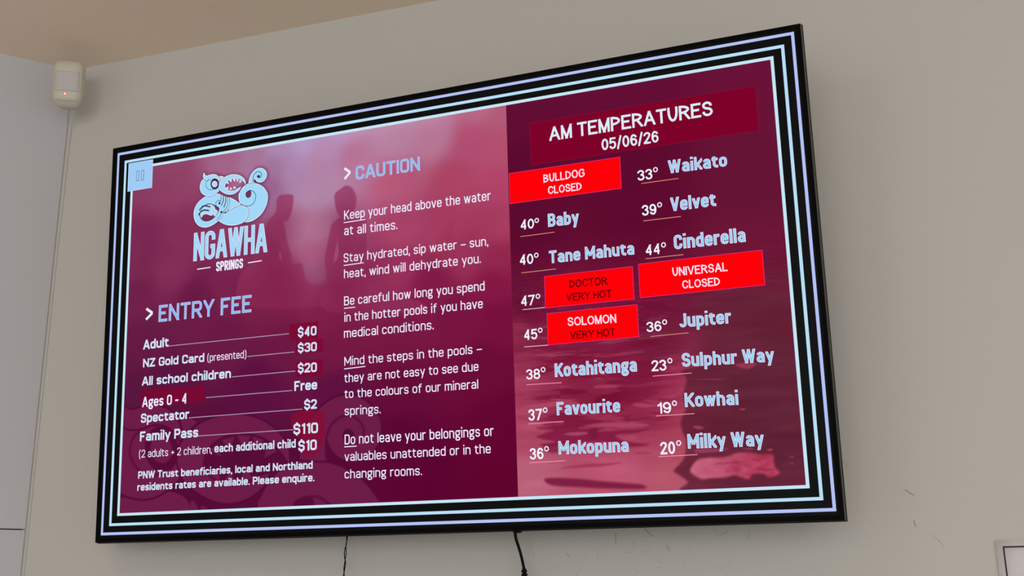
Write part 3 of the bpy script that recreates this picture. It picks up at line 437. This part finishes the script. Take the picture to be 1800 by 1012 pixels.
# ---- condensed monoline lettering, drawn as strokes
GL = {
'A': (.52, '0,0 .45,1|.55,1 1,0|.17,.27 .83,.27'), 'B': (.46, '0,0 0,1 ~.95,1 ~.95,.53 0,.53|.3,.53 ~1,.53 ~1,0 0,0'),
'C': (.45, '1,.66 ~1,1 ~0,1 ~0,0 ~1,0 1,.34'), 'D': (.46, '0,0 0,1 ~1,1 ~1,0 0,0 0,.2'), 'E': (.40, '1,1 0,1 0,0 1,0|0,.52 .9,.52'),
'F': (.40, '1,1 0,1 0,0|0,.5 .9,.5'), 'G': (.46, '1,.7 ~1,1 ~0,1 ~0,0 ~1,0 1,.45 .55,.45'), 'H': (.47, '0,0 0,1|1,0 1,1|0,.5 1,.5'),
'I': (.0, '0,0 0,1'), 'J': (.36, '1,1 ~1,0 ~0,0 0,.22'), 'K': (.48, '0,0 0,1|1,1 .1,.42|.32,.58 1,0'), 'L': (.38, '0,1 0,0 1,0'),
'M': (.64, '0,0 0,1|1,0 1,1|0,1 .5,.22|.5,.22 1,1'), 'N': (.48, '0,0 0,1|1,0 1,1|0,1 1,0'), 'O': (.46, '~0,0 ~0,1 ~1,1 ~1,0 Z'), 'P': (.45, '0,0 0,1 ~1,1 ~1,.44 0,.44'),
'R': (.46, '0,0 0,1 ~1,1 ~1,.46 0,.46|.5,.46 1,0'), 'S': (.44, '1,.72 ~1,1 ~0,1 ~0,.54 ~1,.48 ~1,0 ~0,0 0,.28'), 'T': (.46, '0,1 1,1|.5,1 .5,0'),
'U': (.46, '0,1 ~0,0 ~1,0 1,1'), 'V': (.48, '0,1 .46,0|.54,0 1,1'), 'W': (.76, '0,1 .24,0|.26,0 .49,1|.51,1 .74,0|.76,0 1,1'), 'Y': (.48, '0,1 .5,.42|.5,.42 1,1|.5,.45 .5,0'),
'Z': (.44, '0,1 1,1|1,1 0,0|0,0 1,0'),
'a': (.39, '.06,.59 ~.06,X ~1,X 1,0|1,.40 ~0,.40 ~0,0 ~1,0 1,.2'), 'b': (.40, '0,1 0,0|~0,0 ~0,X ~1,X ~1,0 Z'), 'c': (.38, '1,.54 ~1,X ~0,X ~0,0 ~1,0 1,.20'),
'd': (.40, '1,1 1,0|~0,0 ~0,X ~1,X ~1,0 Z'), 'e': (.40, '0,.38 1,.38 ~1,X ~0,X ~0,0 ~1,0 1,.17'), 'f': (.28, '1,1 ~.3,1 .3,0|0,X .9,X'),
'g': (.40, '~0,.24 ~0,X ~.92,X ~.92,.24 Z|.8,X 1.05,X|~0,D ~0,.03 ~1,.03 ~1,D Z|.12,.24 .12,.03'), 'h': (.40, '0,0 0,1|0,X ~1,X 1,0'),
'i': (.0, '0,0 0,X|!0,.88 0,1.05'), 'k': (.39, '0,0 0,1|1,X .1,.3|.36,.45 1,0'), 'l': (.0, '0,0 0,1'),
'm': (.64, '0,0 0,X|0,X ~.5,X .5,0|.35,X ~1,X 1,0'), 'n': (.40, '0,0 0,X|0,X ~1,X 1,0'), 'o': (.40, '~0,0 ~0,X ~1,X ~1,0 Z'),
'p': (.40, '0,D 0,X|~0,0 ~0,X ~1,X ~1,0 Z'), 'q': (.40, '1,D 1,X|~0,0 ~0,X ~1,X ~1,0 Z'), 'r': (.25, '0,0 0,X|0,.5 ~.1,X 1,X'),
's': (.37, '1,.58 ~1,X ~0,X ~0,.4 ~1,.36 ~1,0 ~0,0 0,.18'), 't': (.28, '.3,.95 ~.3,0 1,0|0,X .95,X'), 'u': (.40, '1,0 1,X|0,X ~0,0 1,0'),
'v': (.40, '0,X .46,0|.54,0 1,X'), 'w': (.62, '0,X .24,0|.26,0 .49,X|.51,X .74,0|.76,0 1,X'), 'y': (.40, '0,X .52,.04|1,X .36,D'),
'0': (.44, '~0,0 ~0,1 ~1,1 ~1,0 Z'), '1': (.20, '0,.84 1,.97|1,1 1,0'), '2': (.43, '0,.74 ~0,1 ~1,1 ~1,.58 0,.03|0,0 1,0'),
'3': (.43, '0,.76 ~0,1 ~1,1 ~1,.53 .4,.53|.5,.53 ~1,.53 ~1,0 ~0,0 0,.24'), '4': (.46, '.76,0 .76,1|.74,1 0,.24|0,.24 1,.24'),
'$': (.44, '1,.72 ~1,1 ~0,1 ~0,.54 ~1,.48 ~1,0 ~0,0 0,.28|!.5,.95 .5,1.12|!.5,-.12 .5,.05'),
'(': (.16, '1,1.05 ~0,.85 ~0,.05 1,-.18'), ')': (.16, '0,1.05 ~1,.85 ~1,.05 0,-.18'), ',': (.0, '!0,.16 0,.0|!.0,.02 -.0,-.15'), '.': (.0, '!0,.0 0,.165'),
'-': (.22, '0,.40 1,.40'), '\u2013': (.42, '0,.40 1,.40'), '+': (.36, '0,.42 1,.42|!.5,.20 .5,.64'), '>': (.42, '0,.92 1,.5|1,.5 0,.08'),
}
# wide grotesque capitals and figures
GW = {
'A': (.96, '0,0 .48,1|.52,1 1,0|.19,.33 .81,.33'), 'B': (.80, '0,0 0,1|0,1 ~.93,1 ~.93,.54 0,.54|0,.54 ~1,.54 ~1,0 0,0'), 'C': (.92, '1,.70 ~.98,1 ~0,1 ~0,0 ~1,0 1,.34'),
'D': (.86, '0,0 0,1|0,1 ~1,1 ~1,0 0,0'), 'E': (.78, '1,1 0,1|0,1 0,0|0,0 1,0|0,.53 .93,.53'), 'G': (.95, '.95,.72 ~.95,1 ~0,1 ~0,0 .62,0 1,.16|1,.14 1,.48|.58,.48 1,.48'),
'H': (.82, '0,0 0,1|1,0 1,1|0,.53 1,.53'), 'I': (.0, '0,0 0,1'), 'L': (.66, '0,1 0,0|0,0 1,0'), 'M': (.96, '0,0 0,1|1,0 1,1|0,1 .5,0|.5,0 1,1'),
'N': (.83, '0,0 0,1|1,0 1,1|0,1 1,0'), 'O': (1.0, '~0,0 ~0,1 ~1,1 ~1,0 Z'), 'P': (.78, '0,0 0,1|0,1 ~1,1 ~1,.46 0,.46'), 'R': (.86, '0,0 0,1|0,1 ~.95,1 ~.95,.49 0,.49|.5,.49 1,0'),
'S': (.82, '.95,.72 ~.95,1 ~.03,1 ~.03,.56 ~1,.50 ~1,0 ~0,0 0,.30'), 'T': (.82, '0,1 1,1|.5,1 .5,0'), 'U': (.82, '0,1 ~0,0 ~1,0 1,1'), 'V': (.93, '0,1 .49,0|.51,0 1,1'), 'Y': (.90, '0,1 .5,.45|.5,.45 1,1|.5,.5 .5,0'),
'0': (.66, '~0,0 ~0,1 ~1,1 ~1,0 Z'), '1': (.36, '0,.72 1,.97|1,1 1,0'), '2': (.66, '0,.72 ~0,1 ~1,1 ~1,.60 .02,.03|0,0 1,0'), '3': (.66, '0,.76 ~0,1 ~.95,1 ~.95,.54 .45,.54|.45,.54 ~1,.54 ~1,0 ~0,0 0,.26'),
'4': (.70, '.74,0 .74,1|.74,1 0,.25|0,.25 1,.25'), '5': (.66, '.92,1 .12,1|.12,1 0,.5|0,.5 ~.1,.62 ~1,.66 ~1,0 ~0,0 0,.24'), '6': (.66, '.97,.76 ~.9,1 ~0,1 ~0,0 ~1,0 ~1,.60 ~0,.60 0,.3'),
'7': (.66, '0,1 1,1|1,1 .3,0'), '8': (.66, '~.05,.53 ~.05,1 ~.95,1 ~.95,.53 Z|~0,0 ~0,.53 ~1,.53 ~1,0 Z'), '9': (.66, '.03,.24 ~.1,0 ~1,0 ~1,1 ~0,1 ~0,.40 ~1,.40 1,.7'), '/': (.36, '0,0 1,1'),
}
XH, DD = .75, -.26
def glyph_paths(ch, s, t, font):
    w0, src = font[ch]
    w = max(0, w0 * s - t * .12)                   # centreline width
    big = ch.isupper() or ch.isdigit() or ch in '$/'
    for part in src.split('|'):
        raw = part.startswith('!'); part = part.replace('!', '')
        closed = part.endswith('Z'); pts = []; ends = []
        for tk in part.replace('Z', '').split():
            r = tk[0] == '~'; tk = tk.lstrip('~'); x, y = tk.split(',')
            y = XH if y == 'X' else DD if y == 'D' else float(y)
            if raw or ch in '()>,-+.\u2013': yy = y
            elif big: yy = y * (1 - t) + t / 2
            else: yy = y + t / 2 if y <= 0 else (t / 2 + y * (XH - t) / XH if y <= XH else y - t / 2)
            ends.append(not raw and (y in (0, 1, XH, DD) or ch in '-\u2013+')); pts.append((float(x) * w, yy, r))
        yield pts, closed, (ends[0], ends[-1])
def rounded(pts, closed, R):
    out = []; n = len(pts)
    for i, (x, y, r) in enumerate(pts):
        if not r or (not closed and i in (0, n - 1)): out.append((x, y)); continue
        p = np.array((x, y)); a = np.array(pts[i - 1][:2]) - p; c = np.array(pts[(i + 1) % n][:2]) - p
        la, lc = np.hypot(*a), np.hypot(*c)
        if la < 1e-6 or lc < 1e-6: out.append((x, y)); continue
        fa = 1.0 if (not closed and i == 1) else .5; fc = 1.0 if (not closed and i == n - 2) else .5
        ra, rc = min(R, la * fa), min(R, lc * fc)
        if R < .4: ra = rc = min(ra, rc)
        a = a / la * ra; c = c / lc * rc
        for k in range(6):
            th = k / 5 * math.pi / 2
            q = p + a * (1 - math.sin(th)) + c * (1 - math.cos(th))
            out.append((q[0], q[1]))
    o2 = []
    for q in out:
        if not o2 or math.hypot(q[0] - o2[-1][0], q[1] - o2[-1][1]) > 1e-5: o2.append(q)
    if closed and math.hypot(o2[0][0] - o2[-1][0], o2[0][1] - o2[-1][1]) < 1e-5: o2.pop()
    return o2
def ribbon(b, P, closed, hw, place, mt, cap=(True, True), lo=None, hi=None, xlo=-9, xhi=9):
    if cap is True: cap = (True, True)
    if cap is False: cap = (False, False)
    P = [np.array(p, float) for p in P]
    if len(P) < 2: return
    if not closed:
        d = P[0] - P[1]; e = P[-1] - P[-2]
        if cap[0]: P[0] = P[0] + d / np.linalg.norm(d) * hw * (1 if abs(d[0]) < 1e-6 or abs(d[1]) < 1e-6 else 2.2)
        if cap[1]: P[-1] = P[-1] + e / np.linalg.norm(e) * hw * (1 if abs(e[0]) < 1e-6 or abs(e[1]) < 1e-6 else 2.2)
    n = len(P); Lf = []; Rt = []
    for i in range(n):
        d0 = P[i] - P[i - 1] if (i > 0 or closed) else P[1] - P[0]
        d1 = P[(i + 1) % n] - P[i] if (i < n - 1 or closed) else P[-1] - P[-2]
        d0 = d0 / (np.linalg.norm(d0) + 1e-12); d1 = d1 / (np.linalg.norm(d1) + 1e-12)
        n0 = np.array((-d0[1], d0[0])); n1 = np.array((-d1[1], d1[0])); mm = n0 + n1; lm = np.linalg.norm(mm)
        mm = mm / lm if lm > 1e-6 else n1
        k = min(1 / max(.2, mm @ n1), 4.5)
        Lf.append(P[i] + mm * hw * k); Rt.append(P[i] - mm * hw * k)
    for i in range(n if closed else n - 1):
        j = (i + 1) % n
        q = [Rt[i], Rt[j], Lf[j], Lf[i]]
        if lo is not None:
            for ax, sg, lim in ((1, 1, lo), (1, -1, -hi), (0, 1, xlo), (0, -1, -xhi)):
                out = []
                for a_, c_ in zip(q, q[1:] + q[:1]):
                    da, dc = sg * a_[ax] - lim, sg * c_[ax] - lim
                    if da >= 0: out.append(a_)
                    if (da > 0 > dc) or (da < 0 < dc): out.append(a_ + (c_ - a_) * (da / (da - dc)))
                q = out
                if len(q) < 3: break
            if len(q) < 3: continue
        b.face([place(*p) for p in q], mt)
STY = {'W': ('e6e0fb', 'f0f0ff', .55), 'H': ('c6cdf6', '88b8f0', .62), 'B': ('e4e8fb', 'c6e4f8', .5), 'N': ('e4e4fb', '96ccf2', .58), 'L': ('d6dcf8', 'a2d8f6', .66),
       'A': ('f0eefc', 'd4ecfa', .5), 'P': ('ffd8f0', 'ffe2f6', .5), 'K': ('6a0008', '6a0008', .5), 'D': ('f0f0fe', 'f4f8ff', .5)}
def lettering(txt, u0, v0, u1, v1, cap, t, style, font=GL, R=.17):
    halo, core, kf = STY[style]; mh, mc = mat_glow(halo), mat_glow(core)
    wide = font is GW
    t_gap = .085 if wide else (.045 if style == 'L' else .075 + max(0, .19 - t) * .45)
    spc = .46 if wide else .31
    cw = lambda ch, s: max(0, font[ch][0] * s - t * .12)
    def natural(s): return sum(spc * s if ch == ' ' else cw(ch, s) + t + t_gap * (s if not wide else 1) for ch in txt) - t_gap * (s if not wide else 1)
    tot = (u1 - u0) / cap
    lo_, hi_ = .2, 4.0
    for _ in range(40):
        s = (lo_ + hi_) / 2
        if natural(s) > tot: hi_ = s
        else: lo_ = s
    b = MB(); x = 0
    for ch in txt:
        if ch == ' ': x += spc * s; continue
        w = cw(ch, s)
        big = ch.isupper() or ch.isdigit(); lo, hi = (0, 1) if big else ((DD, 1.06) if ch.isalpha() else (-.3, 1.2))
        if ch in 'vwxz': lo, hi = 0, XH
        if ch == 'y': hi = XH
        if ch in 'k': lo = 0
        if ch in 'bdhl': hi = 1
        vx = v0 + (v1 - v0) * min(1, (x + w / 2) / tot)
        for layer, (mt, hw) in enumerate(((mh, t / 2), (mc, t / 2 * kf))):
            g = 0 if layer == 0 else t / 2 * (1 - kf)
            pl = lambda px, py, x=x, layer=layer: L(u0 + (x + t / 2 + px) * cap, v0 + (v1 - v0) * (x + px) / tot - py * cap, .0010 + .0003 * layer)
            for pts, closed, ends in glyph_paths(ch, s, t, font):
                P = rounded(pts, closed, R)
                ribbon(b, P, closed, hw, pl, mt, ends, lo + g, hi - g, -t / 2 + g, w * 1.06 + t / 2 - g)
        x += w + t + t_gap * (s if not wide else 1)
    return b.build('lettering', screen)
for r_ in TXT: lettering(*r_)
for t_, u0, v0, u1, v1, cp, st in GRO: lettering(t_, u0, v0, u1, v1, cp, .155, st, GW, .6)

for u, v in DEG:
    b = MB(); ribbon(b, [(math.cos(a) * .0039, math.sin(a) * .0043) for a in [k * math.pi / 8 for k in range(16)]], True, .00105, lambda x, y: L(u + x, v - y, .0011), mat_glow('eceefe'))
    b.build('degree_sign', screen)

def bar(u0, v0, u1, v1, w, h, name, d=.0010):
    b = MB(); ribbon(b, [(u0, v0), (u1, v1)], False, w / 2, lambda x, y: L(x, y, d), mat_glow(h), False); return b.build(name, screen)
for u0, v0, u1, v1, w, st in RU: bar(u0, v0, u1, v1, w, 'ece6fc', 'underline')
for i, (u0, v0, u1, v1) in enumerate(PK): bar(u0, v0, u1, v1, .0015, 'd08a78' if i < 8 and i not in (5, 6) else ('e0b8b8' if i < 8 else 'f090a8'), 'underline')
for u0, v0, u1, v1 in DO:
    b = MB(); n = int((u1 - u0) / .00345)
    for k in range(n + 1):
        f_ = k / n; u = u0 + (u1 - u0) * f_; v = v0 + (v1 - v0) * f_
        rect_face(b, u - .0009, v - .0018, u + .0009, v, .0010, mat_glow('d8ccec'))
    b.build('dot_leader', screen)['kind'] = 'stuff'

# ---- the emblem: overlapping cut shapes, dark edge below, pale rim, blue fill
b = MB()
def fillpoly(pts, d, mt):
    P = [Vector((p[0], p[1], 0)) for p in pts]
    for tri in tessellate_polygon([P]):
        q = [P[i] for i in tri]
        ar = (q[1].x - q[0].x) * (q[2].y - q[0].y) - (q[2].x - q[0].x) * (q[1].y - q[0].y)
        if ar > 0: q.reverse()
        b.face([L(p.x, p.y, d) for p in q], mt)
C_ = {'fill': ('e2e2fb', 'a2d8f8'), 'light': ('d8dcf8', 'aedcf8'), 'hole': ('1c2034', '7c3050'), 'dark': ('20202e', '3a2238'), 'tooth': ('e8e2fa', 'e8e2fa')}
d = .0010
for k, P_ in EMB:
    pts = P_ if k == 'tooth' else [tuple(p) for p in spline(P_, 5, True)]
    q = []
    for p in pts:
        if not q or math.hypot(p[0] - q[-1][0], p[1] - q[-1][1]) > .0004: q.append(p)
    pts = q
    area = sum(pts[i - 1][0] * pts[i][1] - pts[i][0] * pts[i - 1][1] for i in range(len(pts)))
    if area < 0: pts = pts[::-1]
    rim, fil = C_[k]
    if k == 'fill': ribbon(b, pts, True, .0012, lambda x, y, d=d: L(x, y, d), mat_glow('16283a'))
    d += .00008
    fillpoly(pts, d, mat_glow(fil)); d += .00008
    if k in ('fill', 'light'):
        n = len(pts); inner = []
        for i in range(n):
            a_, c_ = np.array(pts[i - 1]), np.array(pts[(i + 1) % n]); t_ = c_ - a_; t_ /= np.linalg.norm(t_) + 1e-9
            inner.append(np.array(pts[i]) + np.array((-t_[1], t_[0])) * .0007)
        ribbon(b, inner, True, .0009, lambda x, y, d=d: L(x, y, d), mat_glow(rim))
    elif k == 'hole': ribbon(b, pts, True, .0007, lambda x, y, d=d: L(x, y, d), mat_glow(rim))
    d += .00008
for w_, P_ in EML:
    ribbon(b, spline(P_, 5), False, w_ * .00075, lambda x, y, d=d: L(x, y, d), mat_glow('16283a'))
b.build('emblem', screen)

# ------------------------------------------------------------ leads hanging below the television
m_cord = mat_pbr('black_cord_rubber', lin('080808'), .6, .15, 200, 0, .15)
t1 = empty('signal_lead', 'thin black twisted pair of wires hanging under the left half of the television', 'cable')
for P_ in (COR1, COR2):
    b = MB(); P2 = [(P_[0][0], P_[0][1] - .00, P_[0][2] + .05)] + [tuple(p) for p in P_]
    b.tube(spline(P2, 5), .0011, m_cord, 8); b.build('wire', t1, smooth=True, recalc=True)
t2 = empty('power_cord', 'thicker black cord with ribbed plug sleeve hanging below the middle of the television', 'cable')
b = MB(); P2 = [(PWR[0][0] + .003, PWR[0][1] - .0, PWR[0][2] + .1)] + [tuple(p) for p in PWR]
b.tube(spline(P2, 5), .0031, m_cord, 10); b.build('cord', t2, smooth=True, recalc=True)
b = MB(); a0, a1 = Vector(PLUG[0]), Vector(PLUG[1]); pts = []; rad = []
for k in range(25):
    f_ = k / 24; pts.append(a0.lerp(a1, f_ * 1.25)); rad.append((.0060 if (k // 3) % 2 else .0044) * (1 + .25 * f_))
b.tube(pts, 0, m_cord, 14, rad); b.build('strain_relief', t2, smooth=False, recalc=True)
b = MB(); s0 = pts[-1]; b.tube([s0, s0 - Vector((0, 0, .004)), s0 - Vector((0, 0, .05)), s0 - Vector((0, 0, .055))], 0, m_cord, 14, [.007, .011, .011, .008]); b.build('plug_body', t2, smooth=False, recalc=True)
b = MB(); s1 = s0 - Vector((0, 0, .05)); b.tube(spline([s1, s1 - Vector((-.004, -.004, .15)), s1 - Vector((.002, -.02, .4))], 6), .0031, m_cord, 10); b.build('cord', t2, smooth=True, recalc=True)

# ------------------------------------------------------------ movement sensor in the corner
m_pir = mat_pbr('sensor_ivory_plastic', lin('d0cbba'), .42, .05, 40, 0, .5)
m_len = mat_pbr('sensor_lens_film', lin('cbc5c4'), .45, .08, 80, 0, .4)
m_drk = mat_pbr('sensor_seam', lin('a8a28c'), .8, .1, 60)
pir = empty('motion_sensor', 'ivory plastic movement sensor with tiny red light in the corner under the ceiling', 'sensor')
fx = Vector((.50, -.866, 0)).normalized(); sx = Vector((0, 0, 1)).cross(fx)    # facing, and its right-hand side as seen from the room
pc = Vector(PIRPOS)
PS = .82
pir.matrix_world = Matrix(((sx.x, -fx.x, 0, pc.x), (sx.y, -fx.y, 0, pc.y), (0, 0, 1, pc.z), (0, 0, 0, 1))) @ Matrix.Rotation(math.radians(11), 4, 'X') @ Matrix.Scale(PS, 4)
# local: x to the viewer's right, -y out into the room, z up
PW, PH, PD = .0475, .150, .046
def prof(z):
    f = z / PH
    w = PW * (1 if f > .26 else (.66 + .34 * math.sin(f / .26 * math.pi / 2)))
    w *= 1 - .10 * max(0, (f - .80) / .20) ** 2
    dd = PD * (1 if f > .20 else .55 + .45 * math.sin(f / .20 * math.pi / 2))
    dd *= 1 - .16 * max(0, (f - .84) / .16) ** 2
    return w, dd
def section(z, inset=0.0):
    w, dd = prof(min(max(z, 0), PH)); w -= inset; dd -= inset; pts = [(w * .92, .012, z)]
    N = 20
    for i in range(N + 1):
        th = math.pi * i / N; c, s_ = math.cos(th), math.sin(th)
        pts.append((w * math.copysign(abs(c) ** .42, c), -dd * (.16 + .84 * abs(s_) ** .62) if 0 < i < N else -dd * .16, z))
    pts.append((-w * .92, .012, z)); return pts
b = MB(); rings = []
zs = [0, .002, .006, .012, .018, .0235, .024, .030, .045, .06, .08, .10, .115, .13, .140, .146, .149, .150]
for z in zs:
    ins = {0: .008, .002: .0035, .006: .001, .140: .0006, .146: .003, .149: .007, .150: .014}.get(z, 0)
    rings.append(section(z, ins))
b.loft(rings, m_pir); h_ = b.build('housing', pir, smooth=True, recalc=True)
# raised window surround and lens: a curved patch hugging the front
def front(x, z, out):
    w, dd = prof(z); c = min(.999, abs(x) / w) ** (1 / .42); s_ = math.sqrt(max(0, 1 - c * c))
    return (x, -dd * (.16 + .84 * s_ ** .62) - out, z)
def patch(x0, x1, z0, z1, out, mt, name, par, nx=14, nz=8):
    b = MB(); i0 = 0
    for j in range(nz):
        for i in range(nx):
            xa, xb = x0 + (x1 - x0) * i / nx, x0 + (x1 - x0) * (i + 1) / nx; za, zb = z0 + (z1 - z0) * j / nz, z0 + (z1 - z0) * (j + 1) / nz
            b.face([front(xa, za, out), front(xb, za, out), front(xb, zb, out), front(xa, zb, out)], mt)
    return b.build(name, par, smooth=True)
patch(-.0365, .0355, .0475, .1105, .0005, m_drk, 'window_seam', pir)
patch(-.0357, .0347, .0483, .1097, .0010, m_len, 'lens', pir)
for xx in (-.0405, .0405):
    b = MB(); q = [Vector(front(xx, .052 + k * .009, .0004)) for k in range(8)]; b.tube(q, .0016, m_pir, 8); b.build('side_rib', pir, smooth=True, recalc=True)
b = MB(); q = [Vector(front(x * .001, .016 + .0000022 * x * x, .0001)) for x in range(-32, 33, 4)]; b.tube(q, .0007, m_drk, 6); b.build('chin_seam', pir, smooth=True, recalc=True)
b = MB(); c0 = Vector(front(-.004, .0385, .0014)); 
b.face([c0 + Vector((-.0040, 0, -.0034)), c0 + Vector((.0042, 0, -.0034)), c0 + Vector((.0002, 0, .0042))], mat_glow('ffe8d8', 1.2)); 
c1 = Vector(front(-.004, .0385, .0006)); b.face([c1 + Vector((math.cos(a) * .0058, 0, math.sin(a) * .0052)) for a in [k * math.pi / 6 for k in range(12)]], mat_glow('d87858'))
b.build('indicator_light', pir)
b = MB(); b.box((-.03, .010, .02), (.03, .030, .13), m_pir); b.build('corner_bracket', pir)
# its ivory lead running down the corner
m_lead = mat_pbr('ivory_lead', lin('d2d0ca'), .5, .05, 60)
b = MB(); b.tube(spline(LEAD, 6), .0015, m_lead, 10)
o = b.build('sensor_lead', None, smooth=True, recalc=True); o['label'] = 'thin ivory lead running down the wall corner beneath the movement sensor'; o['category'] = 'cable'

# ------------------------------------------------------------ sheet of paper on the wall, bottom right
m_pap = mat_pbr('notice_paper', lin('e0dce0'), .7, .03, 20, .05)
m_ink = mat_pbr('notice_ink', lin('0c0c0e'), .6, .1, 60)
pp = empty('paper_notice', 'white paper sheet with black border line on the wall, right of the television', 'notice', loc=(.154, WY, 1.408))
pw_, ph_ = .21, .297
b = MB(); n = 6; 
for i in range(n):
    for j in range(n):
        f = lambda a, c: (pw_ * a / n, -.0012 - .0018 * (abs(a / n - .5) * 2) ** 4, ph_ * c / n)
        b.face([f(i, j), f(i + 1, j), f(i + 1, j + 1), f(i, j + 1)], m_pap)
o = b.build('sheet', pp, smooth=True); bm = bmesh.new(); bm.from_mesh(o.data); bmesh.ops.remove_doubles(bm, verts=bm.verts, dist=.0002); bm.to_mesh(o.data); bm.free(); md = o.modifiers.new('thick', 'SOLIDIFY'); md.thickness = .0004
b = MB(); y = -.0033; x0, x1, z0, z1 = .0119, pw_ - .0119, .0119, ph_ - .0106; t = .0026
for q in ((x0, z1 - t, x1, z1), (x0, z0, x1, z0 + t), (x0, z0 + t, x0 + t, z1 - t), (x1 - t, z0 + t, x1, z1 - t)):
    b.face([(q[0], y, q[1]), (q[2], y, q[1]), (q[2], y, q[3]), (q[0], y, q[3])], m_ink)
b.build('border_line', pp)
